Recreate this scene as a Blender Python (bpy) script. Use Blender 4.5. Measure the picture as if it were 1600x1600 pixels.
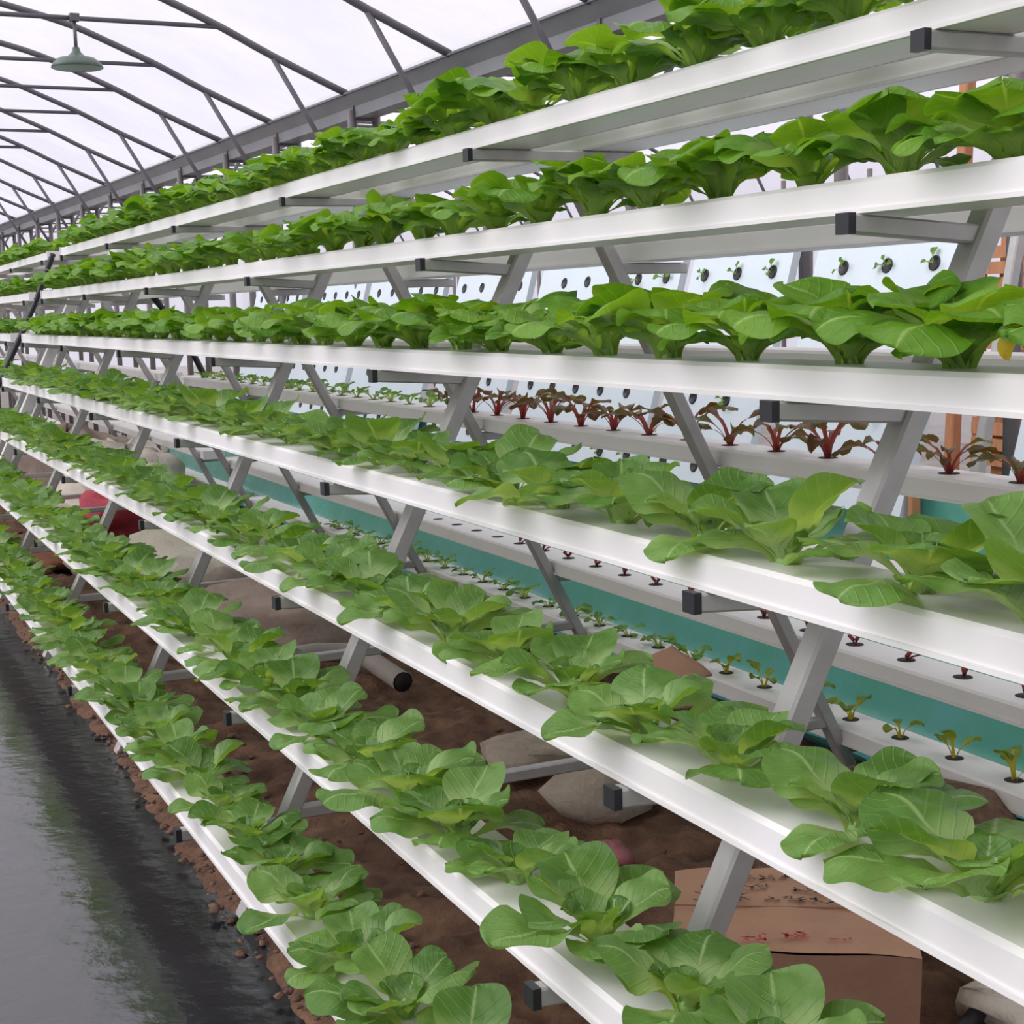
import bpy, math, random
import numpy as np
from mathutils import Vector, Matrix, noise

for o in list(bpy.data.objects):
    bpy.data.objects.remove(o, do_unlink=True)
SC = bpy.context.scene
COL = SC.collection
random.seed(7)
RNG = np.random.default_rng(7)

# ------------------------------------------------------------------ camera
# world: +Y runs along the racks away from the camera, +X across them, +Z up; eye at the origin, ground at z = -1.32
cam_d = bpy.data.cameras.new('camera')
cam = bpy.data.objects.new('camera', cam_d)
COL.objects.link(cam)
R = ((0.90380768, -0.08176553, 0.42005485),
     (-0.4271117, -0.11135412, 0.89731592),
     (-0.02659468, -0.99041136, -0.13556573))
cam.matrix_world = Matrix(((R[0][0], -R[0][1], -R[0][2], 0), (R[1][0], -R[1][1], -R[1][2], 0),
                           (R[2][0], -R[2][1], -R[2][2], 0), (0, 0, 0, 1)))
cam_d.sensor_width = 36
cam_d.lens = 2353 / 1600 * 36
cam_d.clip_start = 0.05
cam_d.clip_end = 300
SC.camera = cam

# ------------------------------------------------------------------ sky and exposure
W = bpy.data.worlds.new('overcast')
SC.world = W
W.use_nodes = True
nt = W.node_tree
nt.nodes.clear()
wo = nt.nodes.new('ShaderNodeOutputWorld')
bg = nt.nodes.new('ShaderNodeBackground')
tc = nt.nodes.new('ShaderNodeTexCoord')
sx = nt.nodes.new('ShaderNodeSeparateXYZ')
mr = nt.nodes.new('ShaderNodeMapRange')
mr.inputs['From Min'].default_value = 0.0
mr.inputs['From Max'].default_value = 1.0
cr = nt.nodes.new('ShaderNodeMix')
cr.data_type = 'RGBA'
cr.inputs[6].default_value = (0.60, 0.58, 0.66, 1)
cr.inputs[7].default_value = (1.26, 1.215, 1.245, 1)
nt.links.new(tc.outputs['Generated'], sx.inputs[0])
nt.links.new(sx.outputs['Z'], mr.inputs['Value'])
nt.links.new(mr.outputs[0], cr.inputs[0])
nt.links.new(cr.outputs[2], bg.inputs['Color'])
bg.inputs['Strength'].default_value = 1.0
nt.links.new(bg.outputs[0], wo.inputs['Surface'])
sun_d = bpy.data.lights.new('hazy_sun', 'SUN')      # bright part of the overcast, to the left of the aisle
sun_d.energy = 2.35
sun_d.angle = math.radians(60)
sun_d.color = (1.0, .985, .98)
sun = bpy.data.objects.new('hazy_sun', sun_d)
COL.objects.link(sun)
sun.rotation_euler = Vector((-math.cos(math.radians(32)), 0.18, math.sin(math.radians(32)))).to_track_quat('Z', 'Y').to_euler()
SC.view_settings.view_transform = 'Standard'
SC.view_settings.look = 'None'
SC.view_settings.exposure = 0.35
SC.view_settings.gamma = 1
SC.view_settings.use_curve_mapping = False
SC.cycles.max_bounces = 12
SC.cycles.transparent_max_bounces = 16
SC.cycles.transmission_bounces = 10
SC.cycles.diffuse_bounces = 5

GZ = -1.32          # ground
# ------------------------------------------------------------------ materials
def mat(name, rgb, rough=0.6, noise_amt=0.0, noise_scale=30, rgb2=None, bump=0.0, bump_scale=60, metal=0.0, spec=0.5, coord='Object', stretch=None):
    m = bpy.data.materials.new(name)
    m.use_nodes = True
    n = m.node_tree
    b = n.nodes['Principled BSDF']
    b.inputs['Base Color'].default_value = (*rgb, 1)
    b.inputs['Roughness'].default_value = rough
    b.inputs['Metallic'].default_value = metal
    b.inputs['Specular IOR Level'].default_value = spec
    t = n.nodes.new('ShaderNodeTexCoord')
    src = t.outputs[coord]
    if stretch:
        mp = n.nodes.new('ShaderNodeMapping')
        mp.inputs['Scale'].default_value = stretch
        n.links.new(src, mp.inputs[0])
        src = mp.outputs[0]
    if rgb2 is not None:
        tx = n.nodes.new('ShaderNodeTexNoise')
        tx.inputs['Scale'].default_value = noise_scale
        tx.inputs['Detail'].default_value = 6
        n.links.new(src, tx.inputs['Vector'])
        rp = n.nodes.new('ShaderNodeMapRange')
        rp.inputs['From Min'].default_value = 0.5 - 0.22
        rp.inputs['From Max'].default_value = 0.5 + 0.22
        rp.inputs['To Max'].default_value = noise_amt
        n.links.new(tx.outputs['Fac'], rp.inputs['Value'])
        mx = n.nodes.new('ShaderNodeMix')
        mx.data_type = 'RGBA'
        mx.inputs[6].default_value = (*rgb, 1)
        mx.inputs[7].default_value = (*rgb2, 1)
        n.links.new(rp.outputs[0], mx.inputs[0])
        n.links.new(mx.outputs[2], b.inputs['Base Color'])
    if bump:
        tb = n.nodes.new('ShaderNodeTexNoise')
        tb.inputs['Scale'].default_value = bump_scale
        tb.inputs['Detail'].default_value = 5
        n.links.new(src, tb.inputs['Vector'])
        bp = n.nodes.new('ShaderNodeBump')
        bp.inputs['Strength'].default_value = bump
        bp.inputs['Distance'].default_value = 0.01
        n.links.new(tb.outputs['Fac'], bp.inputs['Height'])
        n.links.new(bp.outputs[0], b.inputs['Normal'])
    return m

def leaf_mat(name, c1, c2, rib, trans=0.45, gloss=0.32, ribw=0.035, vein=0.17, tcol=None):
    """leaf: colour varies leaf by leaf, pale midrib and side veins from the leaf's own UVs"""
    m = bpy.data.materials.new(name)
    m.use_nodes = True
    n = m.node_tree
    N = n.nodes
    Lk = n.links.new
    b = N['Principled BSDF']
    out = N['Material Output']
    oi = N.new('ShaderNodeObjectInfo')
    uv = N.new('ShaderNodeUVMap')
    s = N.new('ShaderNodeSeparateXYZ')
    Lk(uv.outputs[0], s.inputs[0])
    def math_(op, a, b_=None, c=None):
        x = N.new('ShaderNodeMath')
        x.operation = op
        for i, v in enumerate((a, b_, c)):
            if v is None: continue
            if isinstance(v, (int, float)): x.inputs[i].default_value = v
            else: Lk(v, x.inputs[i])
        return x.outputs[0]
    U, V = s.outputs[0], s.outputs[1]
    a = math_('ABSOLUTE', math_('SUBTRACT', V, 0.5))            # 0 at midrib .. 0.5 at the edge
    ribm = math_('SUBTRACT', 1.0, math_('SMOOTH_MIN', math_('DIVIDE', a, ribw), 1.0, 0.2))
    ribm = math_('MAXIMUM', ribm, 0.0)
    # petiole is pale too: UV x below 0.3
    pet = N.new('ShaderNodeMapRange')
    pet.inputs['From Min'].default_value = 0.42
    pet.inputs['From Max'].default_value = 0.26
    Lk(U, pet.inputs['Value'])
    ph = math_('FRACT', math_('MULTIPLY', math_('SUBTRACT', U, math_('MULTIPLY', a, 0.55)), 9.0))
    vn = math_('SUBTRACT', 1.0, math_('MINIMUM', math_('DIVIDE', math_('ABSOLUTE', math_('SUBTRACT', ph, 0.5)), 0.11), 1.0))
    tn = N.new('ShaderNodeTexNoise')
    tn.inputs['Scale'].default_value = 28
    tn.inputs['Detail'].default_value = 3
    tco = N.new('ShaderNodeTexCoord')
    Lk(tco.outputs['Object'], tn.inputs['Vector'])
    rnd = math_('ADD', math_('MULTIPLY', oi.outputs['Random'], 0.75), math_('MULTIPLY', tn.outputs['Fac'], 0.35))
    mx = N.new('ShaderNodeMix'); mx.data_type = 'RGBA'
    mx.inputs[6].default_value = (*c1, 1); mx.inputs[7].default_value = (*c2, 1)
    Lk(rnd, mx.inputs[0])
    mx2 = N.new('ShaderNodeMix'); mx2.data_type = 'RGBA'
    mx2.inputs[7].default_value = (*rib, 1)
    Lk(mx.outputs[2], mx2.inputs[6])
    f = math_('MAXIMUM', math_('MULTIPLY', ribm, 0.75), math_('MULTIPLY', vn, vein))
    f = math_('MAXIMUM', f, math_('MULTIPLY', pet.outputs[0], 0.7))
    Lk(f, mx2.inputs[0])
    Lk(mx2.outputs[2], b.inputs['Base Color'])
    b.inputs['Roughness'].default_value = gloss
    b.inputs['Specular IOR Level'].default_value = 0.32
    bp = N.new('ShaderNodeBump')
    bp.inputs['Strength'].default_value = 0.5
    bp.inputs['Distance'].default_value = 0.003
    tb = N.new('ShaderNodeTexNoise')
    tb.inputs['Scale'].default_value = 75
    Lk(tco.outputs['Object'], tb.inputs['Vector'])
    Lk(math_('SUBTRACT', tb.outputs['Fac'], math_('MULTIPLY', vn, 0.5)), bp.inputs['Height'])
    Lk(bp.outputs[0], b.inputs['Normal'])
    tr = N.new('ShaderNodeBsdfTranslucent')
    tm = N.new('ShaderNodeMix'); tm.data_type = 'RGBA'; tm.blend_type = 'MULTIPLY'
    tm.inputs[0].default_value = 1
    tm.inputs[7].default_value = (*(tcol or (1.25, 1.15, 0.35)), 1)
    Lk(mx2.outputs[2], tm.inputs[6])
    Lk(tm.outputs[2], tr.inputs[0])
    ms = N.new('ShaderNodeMixShader')
    ms.inputs[0].default_value = trans
    Lk(b.outputs[0], ms.inputs[1]); Lk(tr.outputs[0], ms.inputs[2])
    Lk(ms.outputs[0], out.inputs['Surface'])
    return m

M = {}
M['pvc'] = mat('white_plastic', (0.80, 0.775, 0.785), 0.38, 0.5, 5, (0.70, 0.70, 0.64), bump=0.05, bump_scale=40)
M['pvc_far'] = mat('white_plastic_shaded', (0.70, 0.68, 0.66), 0.45, 0.5, 6, (0.60, 0.58, 0.52))  # same white plastic, shade of the far side put into a greyer colour
M['pvc_top'] = mat('white_plastic_top', (0.74, 0.74, 0.70), 0.35, 0.7, 7, (0.50, 0.56, 0.38))
M['steel'] = mat('grey_galvanised_tube', (0.46, 0.455, 0.44), 0.42, 0.7, 25, (0.36, 0.35, 0.33), metal=0.35)
M['black'] = mat('black_plastic', (0.012, 0.012, 0.016), 0.45)
M['dark_steel'] = mat('dark_roof_tube', (0.12, 0.11, 0.125), 0.5, 0.6, 12, (0.08, 0.075, 0.085))
M['gutter'] = mat('galvanised_gutter', (0.22, 0.225, 0.235), 0.45, 0.8, 3, (0.16, 0.16, 0.165), metal=0.3)
M['post'] = mat('post_steel', (0.17, 0.165, 0.17), 0.5, 0.7, 8, (0.16, 0.12, 0.11))
M['hole'] = mat('dark_hole', (0.015, 0.012, 0.012), 0.8)
M['foam'] = mat('white_foam_board', (0.66, 0.73, 0.78), 0.6, 0.5, 9, (0.57, 0.68, 0.73), bump=0.08, bump_scale=300)
M['teal'] = mat('teal_liner', (0.075, 0.32, 0.20), 0.35, 1.0, 3.5, (0.11, 0.36, 0.32), bump=0.5, bump_scale=12)
M['soil'] = mat('brown_soil', (0.065, 0.027, 0.015), 0.9, 1.0, 12, (0.22, 0.115, 0.065), bump=1.0, bump_scale=60)
M['clod'] = mat('soil_clod', (0.085, 0.042, 0.026), 0.95, 1.0, 30, (0.24, 0.145, 0.095), bump=0.8, bump_scale=90)
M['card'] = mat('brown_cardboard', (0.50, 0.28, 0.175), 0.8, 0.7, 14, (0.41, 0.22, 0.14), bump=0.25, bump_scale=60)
M['card_side'] = mat('brown_cardboard_shaded_side', (0.30, 0.16, 0.105), 0.85, 0.7, 10, (0.22, 0.12, 0.075), bump=0.3, bump_scale=40)  # darker copy of the cardboard, shade on the box sides painted in
M['ink'] = mat('brown_ink', (0.13, 0.075, 0.055), 0.8)
M['red_ink'] = mat('red_ink', (0.50, 0.05, 0.05), 0.8)
M['sack'] = mat('woven_white_sack', (0.78, 0.71, 0.61), 0.75, 0.8, 8, (0.64, 0.57, 0.47), bump=0.5, bump_scale=50)
M['sack_grey'] = mat('dusty_sack', (0.44, 0.34, 0.29), 0.8, 0.8, 10, (0.30, 0.22, 0.18), bump=0.6, bump_scale=40)
M['red'] = mat('red_woven_bag', (0.50, 0.06, 0.09), 0.7, 0.8, 30, (0.36, 0.04, 0.06), bump=0.4, bump_scale=70)
M['pink'] = mat('pink_plastic', (0.42, 0.15, 0.17), 0.6, 0.8, 40, (0.25, 0.08, 0.09))
M['stone'] = mat('grey_brown_stone', (0.42, 0.35, 0.28), 0.85, 1.0, 15, (0.30, 0.24, 0.19), bump=0.7, bump_scale=50)
M['pipe'] = mat('grey_pvc_pipe', (0.36, 0.31, 0.28), 0.55, 0.6, 14, (0.26, 0.22, 0.20))
M['wood'] = mat('orange_brown_wood', (0.50, 0.23, 0.11), 0.7, 0.9, 8, (0.36, 0.15, 0.07), stretch=(6, 6, 1))
M['lamp'] = mat('green_grey_enamel', (0.075, 0.115, 0.09), 0.4)
M['lamp_in'] = mat('pale_enamel', (0.38, 0.42, 0.38), 0.4)
M['leaf_low'] = leaf_mat('pak_choi_leaf', (0.080, 0.205, 0.030), (0.215, 0.385, 0.105), (0.46, 0.62, 0.28))
M['leaf_up'] = leaf_mat('pak_choi_leaf_backlit', (0.080, 0.235, 0.014), (0.205, 0.40, 0.042), (0.42, 0.60, 0.18), trans=0.45)  # upper-tier copy, light from behind put into a yellower green
M['leaf_small'] = leaf_mat('seedling_leaf', (0.07, 0.20, 0.03), (0.14, 0.30, 0.05), (0.40, 0.52, 0.22))
M['leaf_yellow'] = leaf_mat('yellowed_leaf', (0.70, 0.50, 0.05), (0.75, 0.58, 0.10), (0.70, 0.66, 0.35))
M['chard_red'] = leaf_mat('red_stemmed_leaf', (0.13, 0.045, 0.02), (0.14, 0.19, 0.03), (0.30, 0.02, 0.05), trans=0.35, ribw=0.06, vein=0.2, tcol=(1.2, .9, .5))
M['chard_green'] = leaf_mat('chard_leaf', (0.09, 0.17, 0.015), (0.22, 0.30, 0.03), (0.52, 0.42, 0.05), trans=0.4, ribw=0.06, vein=0.25)
M['petal_core'] = mat('pale_green_stem', (0.22, 0.38, 0.10), 0.5)

# wet dark floor
def wet_floor():
    m = mat('wet_dark_floor', (0.012, 0.014, 0.014), 0.2, 0.8, 1.6, (0.020, 0.021, 0.025))
    n = m.node_tree; b = n.nodes['Principled BSDF']
    b.inputs['IOR'].default_value = 1.75
    t = n.nodes.new('ShaderNodeTexCoord')
    a = n.nodes.new('ShaderNodeTexNoise'); a.inputs['Scale'].default_value = 4; a.inputs['Detail'].default_value = 8
    n.links.new(t.outputs['Object'], a.inputs['Vector'])
    r = n.nodes.new('ShaderNodeMapRange')
    r.inputs['From Min'].default_value = .3; r.inputs['From Max'].default_value = .7
    r.inputs['To Min'].default_value = .07; r.inputs['To Max'].default_value = .19
    n.links.new(a.outputs['Fac'], r.inputs['Value'])
    n.links.new(r.outputs[0], b.inputs['Roughness'])
    bp = n.nodes.new('ShaderNodeBump'); bp.inputs['Strength'].default_value = .35; bp.inputs['Distance'].default_value = .01
    a2 = n.nodes.new('ShaderNodeTexNoise'); a2.inputs['Scale'].default_value = 14; a2.inputs['Detail'].default_value = 7
    n.links.new(t.outputs['Object'], a2.inputs['Vector'])
    n.links.new(a2.outputs['Fac'], bp.inputs['Height'])
    n.links.new(bp.outputs[0], b.inputs['Normal'])
    return m
M['wet'] = wet_floor()

def film():
    m = bpy.data.materials.new('translucent_roof_film')
    m.use_nodes = True
    n = m.node_tree
    n.nodes.remove(n.nodes['Principled BSDF'])
    out = n.nodes['Material Output']
    tr = n.nodes.new('ShaderNodeBsdfTranslucent')
    tp = n.nodes.new('ShaderNodeBsdfTransparent')
    t = n.nodes.new('ShaderNodeTexCoord')
    a = n.nodes.new('ShaderNodeTexNoise'); a.inputs['Scale'].default_value = .9; a.inputs['Detail'].default_value = 8
    a.inputs['Roughness'].default_value = .65
    n.links.new(t.outputs['Object'], a.inputs['Vector'])
    r = n.nodes.new('ShaderNodeMix'); r.data_type = 'RGBA'
    r.inputs[6].default_value = (.72, .71, .78, 1); r.inputs[7].default_value = (.98, .96, .98, 1)
    mr_ = n.nodes.new('ShaderNodeMapRange')
    mr_.inputs['From Min'].default_value = .35; mr_.inputs['From Max'].default_value = .65
    n.links.new(a.outputs['Fac'], mr_.inputs['Value'])
    n.links.new(mr_.outputs[0], r.inputs[0])
    n.links.new(r.outputs[2], tr.inputs['Color'])
    tp.inputs['Color'].default_value = (.95, .945, .965, 1)
    ms = n.nodes.new('ShaderNodeMixShader'); ms.inputs[0].default_value = .72
    n.links.new(tr.outputs[0], ms.inputs[1]); n.links.new(tp.outputs[0], ms.inputs[2])
    n.links.new(ms.outputs[0], out.inputs['Surface'])
    return m
M['film'] = film()

# ------------------------------------------------------------------ mesh helpers
class MB:
    def __init__(s): s.v = []; s.f = []; s.uv = []; s.smooth = []
    def add(s, vs, fs, smooth=False, uvs=None):
        k = len(s.v)
        s.v += [tuple(p) for p in vs]
        for f in fs:
            s.f.append(tuple(i + k for i in f)); s.smooth.append(smooth)
        s.uv += list(uvs) if uvs is not None else [(0.5, 0.5)] * len(vs)
        return s
    def box(s, c, d, rot=None):
        cx, cy, cz = c; x, y, z = (q / 2 for q in d)
        vs = [Vector((i * x, j * y, k * z)) for k in (-1, 1) for j in (-1, 1) for i in (-1, 1)]
        if rot is not None: vs = [rot @ p for p in vs]
        vs = [(p.x + cx, p.y + cy, p.z + cz) for p in vs]
        return s.add(vs, [(0, 2, 3, 1), (4, 5, 7, 6), (0, 1, 5, 4), (2, 6, 7, 3), (0, 4, 6, 2), (1, 3, 7, 5)])
    def bar(s, a, b, w, h=None, up=(0, 1, 0), bev=0.0):
        """square tube from a to b; w across 'up', h along it"""
        h = h or w
        a = Vector(a); b = Vector(b); d = (b - a); L = d.length; d.normalize()
        u = Vector(up); u = (u - d * u.dot(d)).normalized(); r = d.cross(u)
        c = bev or min(w, h) * .12
        prof = [(-w / 2 + c, -h / 2), (w / 2 - c, -h / 2), (w / 2, -h / 2 + c), (w / 2, h / 2 - c), (w / 2 - c, h / 2), (-w / 2 + c, h / 2), (-w / 2, h / 2 - c), (-w / 2, -h / 2 + c)]
        vs = [a + r * p + u * q for p, q in prof] + [b + r * p + u * q for p, q in prof]
        n = 8
        fs = [(i, (i + 1) % n, n + (i + 1) % n, n + i) for i in range(n)] + [tuple(range(n))[::-1], tuple(range(n, 2 * n))]
        return s.add(vs, fs)
    def tube(s, pts, r, n=8, cap=True, rad=None):
        pts = [Vector(p) for p in pts]
        rings = []
        for i, p in enumerate(pts):
            d = (pts[min(i + 1, len(pts) - 1)] - pts[max(i - 1, 0)]).normalized()
            ref = Vector((0, 0, 1)) if abs(d.z) < .9 else Vector((1, 0, 0))
            u = d.cross(ref).normalized(); w = d.cross(u)
            rr = rad[i] if rad else r
            rings.append([p + (u * math.cos(2 * math.pi * k / n) + w * math.sin(2 * math.pi * k / n)) * rr for k in range(n)])
        vs = [p for g in rings for p in g]
        fs = []
        for i in range(len(pts) - 1):
            for k in range(n):
                fs.append((i * n + k, i * n + (k + 1) % n, (i + 1) * n + (k + 1) % n, (i + 1) * n + k))
        if cap:
            fs.append(tuple(range(n))[::-1]); fs.append(tuple(range((len(pts) - 1) * n, len(pts) * n)))
        return s.add(vs, fs, True)
    def prism(s, prof, axis_pts):
        """closed profile [(x,z)] swept along y positions"""
        n = len(prof); vs = []
        for y, ox, oz in axis_pts:
            vs += [(x + ox, y, z + oz) for x, z in prof]
        fs = []
        for i in range(len(axis_pts) - 1):
            for k in range(n):
                fs.append((i * n + k, i * n + (k + 1) % n, (i + 1) * n + (k + 1) % n, (i + 1) * n + k))
        fs.append(tuple(range(n))[::-1]); fs.append(tuple(range(len(vs) - n, len(vs))))
        return s.add(vs, fs)
    def lathe(s, prof, n=16, o=(0, 0, 0)):
        vs = [(o[0] + r * math.cos(2 * math.pi * k / n), o[1] + r * math.sin(2 * math.pi * k / n), o[2] + z) for r, z in prof for k in range(n)]
        fs = [(i * n + k, i * n + (k + 1) % n, (i + 1) * n + (k + 1) % n, (i + 1) * n + k) for i in range(len(prof) - 1) for k in range(n)]
        return s.add(vs, fs, True)
    def grid(s, fn, nu, nv, smooth=True, closed=False):
        vs = []; uv = []
        for i in range(nu + 1):
            for j in range(nv + 1):
                vs.append(fn(i / nu, j / nv)); uv.append((i / nu, j / nv))
        fs = [(i * (nv + 1) + j, i * (nv + 1) + j + 1, (i + 1) * (nv + 1) + j + 1, (i + 1) * (nv + 1) + j) for i in range(nu) for j in range(nv)]
        return s.add(vs, fs, smooth, uv)
    def merge(s, o, mtx):
        s.add([mtx @ Vector(p) for p in o.v], o.f, True, o.uv)
        return s
    def mesh(s, name, m):
        me = bpy.data.meshes.new(name)
        me.from_pydata(s.v, [], s.f)
        me.polygons.foreach_set('use_smooth', s.smooth)
        l = me.uv_layers.new(name='UVMap')
        idx = np.zeros(len(me.loops), dtype=np.int32)
        me.loops.foreach_get('vertex_index', idx)
        l.data.foreach_set('uv', np.array(s.uv, dtype=np.float32)[idx].ravel())
        me.materials.append(M[m])
        me.update()
        return me
    def obj(s, name, m, parent=None, loc=None):
        return link(name, s.mesh(name, m), parent, loc)

def link(name, me, parent=None, loc=None):
    o = bpy.data.objects.new(name, me)
    if loc is not None: o.location = loc
    COL.objects.link(o)
    if parent is not None: o.parent = parent
    return o

def tag(o, label=None, cat=None, group=None, kind=None):
    if label: o['label'] = label
    if cat: o['category'] = cat
    if group: o['group'] = group
    if kind: o['kind'] = kind
    return o

def thing(name, label, cat, loc=(0, 0, 0), rz=0, group=None):
    o = bpy.data.objects.new(name, None)
    o.empty_display_size = .05
    COL.objects.link(o)
    o.location = loc; o.rotation_euler = (0, 0, rz)
    return tag(o, label, cat, group)

ORD = ['first', 'second', 'third', 'fourth', 'fifth', 'sixth', 'seventh', 'eighth', 'ninth', 'tenth', 'eleventh', 'twelfth', 'thirteenth', 'fourteenth', 'fifteenth', 'sixteenth', 'seventeenth', 'eighteenth', 'nineteenth', 'twentieth', 'twenty-first', 'twenty-second', 'twenty-third', 'twenty-fourth']

def ndc(p):
    x, y, z = p
    cx = R[0][0] * x + R[1][0] * y + R[2][0] * z
    cy = R[0][1] * x + R[1][1] * y + R[2][1] * z
    cz = R[0][2] * x + R[1][2] * y + R[2][2] * z
    if cz < .1: return (9e9, 9e9)
    return 800 + 2353 * cx / cz, 800 + 2353 * cy / cz
def seen(p, m=0):
    a, b = ndc(p)
    return -m < a < 1600 + m and -m < b < 1600 + m

# ------------------------------------------------------------------ setting: ground
def ground_h(x, y):
    h = 0.035 * noise.noise(Vector((x * 2.1, y * 2.1, 0))) + 0.03 * noise.noise(Vector((x * 6, y * 6, 3))) + 0.024 * noise.noise(Vector((x * 17, y * 17, 5))) + 0.007 * noise.noise(Vector((x * 40, y * 40, 7)))
    return h
fl = MB()
fl.add([(-2.9, -3, GZ - .012), (.80, -3, GZ - .012), (.80, 40, GZ - .012), (-2.9, 40, GZ - .012)], [(0, 1, 2, 3)])
tag(fl.obj('floor', 'wet'), kind='structure')
so = MB()
nx, ny = 110, 600
def soilp(u, v):
    x = .0 + v * 2.62; y = -.5 + 20 * u ** 1.6
    e = .735 + .018 * noise.noise(Vector((y * 3, 0, 0))) + .01 * noise.noise(Vector((y * 11, 4, 0)))
    x = e + (2.66 - e) * v
    up = min(1, v * 14)
    return (x, y, GZ - .02 + up * (.035 + ground_h(x, y)))
so.grid(soilp, ny, nx)
tag(so.obj('soil_bed', 'soil'), kind='structure')
far = MB()
far.add([(2.6, -3, GZ - .03), (12.5, -3, GZ - .03), (12.5, 40, GZ - .03), (2.6, 40, GZ - .03)], [(0, 1, 2, 3)])
M['earth'] = mat('trodden_earth', (0.16, 0.14, 0.125), 0.9, 1, 3, (0.24, 0.22, 0.20))
tag(far.obj('floor_far_aisle', 'earth'), kind='structure')
far = MB()
far.add([(.7, 19.4, GZ - .02), (2.7, 19.4, GZ - .02), (2.7, 40, GZ - .02), (.7, 40, GZ - .02)], [(0, 1, 2, 3)])
tag(far.obj('floor_far_bed', 'earth'), kind='structure')

# small clods and crumbs of soil: nobody could count them
cl = MB()
def rock_mesh(r, sq=(1, 1, .6), seed=0, n=(6, 5)):
    mb = MB()
    def fn(u, v):
        th = 2 * math.pi * u; ph = math.pi * v
        d = Vector((math.cos(th) * math.sin(ph), math.sin(th) * math.sin(ph), math.cos(ph)))
        k = 1 + .55 * noise.noise(d * 1.4 + Vector((seed, seed * 1.7, 0))) + .2 * noise.noise(d * 4 + Vector((seed, 0, 9)))
        return (d.x * r * k * sq[0], d.y * r * k * sq[1], d.z * r * k * sq[2])
    mb.grid(fn, n[0], n[1])
    return mb
rocks = [rock_mesh(1, seed=i * 3.1) for i in range(6)]
BUSY = [(1.55, 2.05, .38, .40), (1.62, 6.8, .55, .8), (1.7, 5.6, .6, .5), (.82, 1, .03, -1), (1.66, 9.3, .32, .6), (1.8, 3.36, .22, .2), (1.86, 3.75, .28, .2), (1.62, 2.98, .08, .12), (1.93, 1.93, .2, .2), (2.12, 2.62, .35, .5), (1.7, 4.9, .4, .3), (1.25, 7.9, .15, .18), (1.14, 8.3, .2, .45), (1.95, 10.3, .6, .8), (1.8, 11.78, .7, .8), (2.58, 4, .12, 20)]
for i in range(1500):
    y = .6 + 11 * random.random() ** 1.3
    x = random.uniform(.76, 2.6) if i % 3 else random.uniform(.735, .83)
    r = random.choice((.005, .007, .010, .016)) * random.uniform(.7, 1.3) * (.7 if x < .84 else 1)
    if any(abs(x - a) < c and abs(y - b) < d for a, b, c, d in BUSY): continue
    m = Matrix.Translation((x, y, GZ + .018 + ground_h(x, y))) @ Matrix.Rotation(random.uniform(0, 6), 4, 'Z') @ Matrix.Diagonal((r, r, r * .8, 1))
    cl.merge(random.choice(rocks), m)
tag(cl.obj('soil_clods', 'clod'), 'brown clods and crumbs of soil scattered under the racks', 'soil clods', kind='stuff')

# ------------------------------------------------------------------ growing racks
CW, CH = .13, .046          # channel width and height
def near_edge(i): return 1.4 - .1211 * i, .3484 - .2400 * i       # lower front edge of near channel i
def far_edge(i):                                                     # lower inner edge of far channel i
    x, z = near_edge(i)
    return 3.20 - x - CW, z - .012 * i
def leg_near(z): return 1.449 + .5 * z
def leg_far(z): return 1.79 - .519 * z

TIER = ['topmost', 'second', 'third', 'fourth', 'fifth', 'sixth', 'lowest']
def channel_mesh(y0, y1, m):
    c = .006
    pr = [(c, 0), (0, c), (0, CH - c), (c, CH), (CW - c, CH), (CW, CH - c), (CW, c), (CW - c, 0)]
    # lip along each lower edge
    mb = MB().prism(pr, [(y0, 0, 0), (y1, 0, 0)])
    return mb
def channel(i, side, y0, y1, label, rackw, holes=None, m='pvc'):
    x, z = near_edge(i) if side == 'near' else far_edge(i)
    t = thing('growing_channel', label, 'channel', (x, y0, z), group='white growing channels on the %s rack' % rackw)
    channel_mesh(0, y1 - y0, m).obj('channel_body', m, t)
    lp = MB()
    for xx in (-.004, CW - .002):
        lp.box((xx + .003, (y1 - y0) / 2, .003), (.006, y1 - y0, .006))
    lp.obj('lip', m, t)
    ec = MB()
    ec.box((CW / 2, -.003, CH / 2), (CW + .01, .012, CH + .008))
    e = ec.obj('end_cap', m, t)
    e2 = e.copy(); e2.location = (0, y1 - y0 + .006, 0); COL.objects.link(e2); e2.parent = t
    return t

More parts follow.
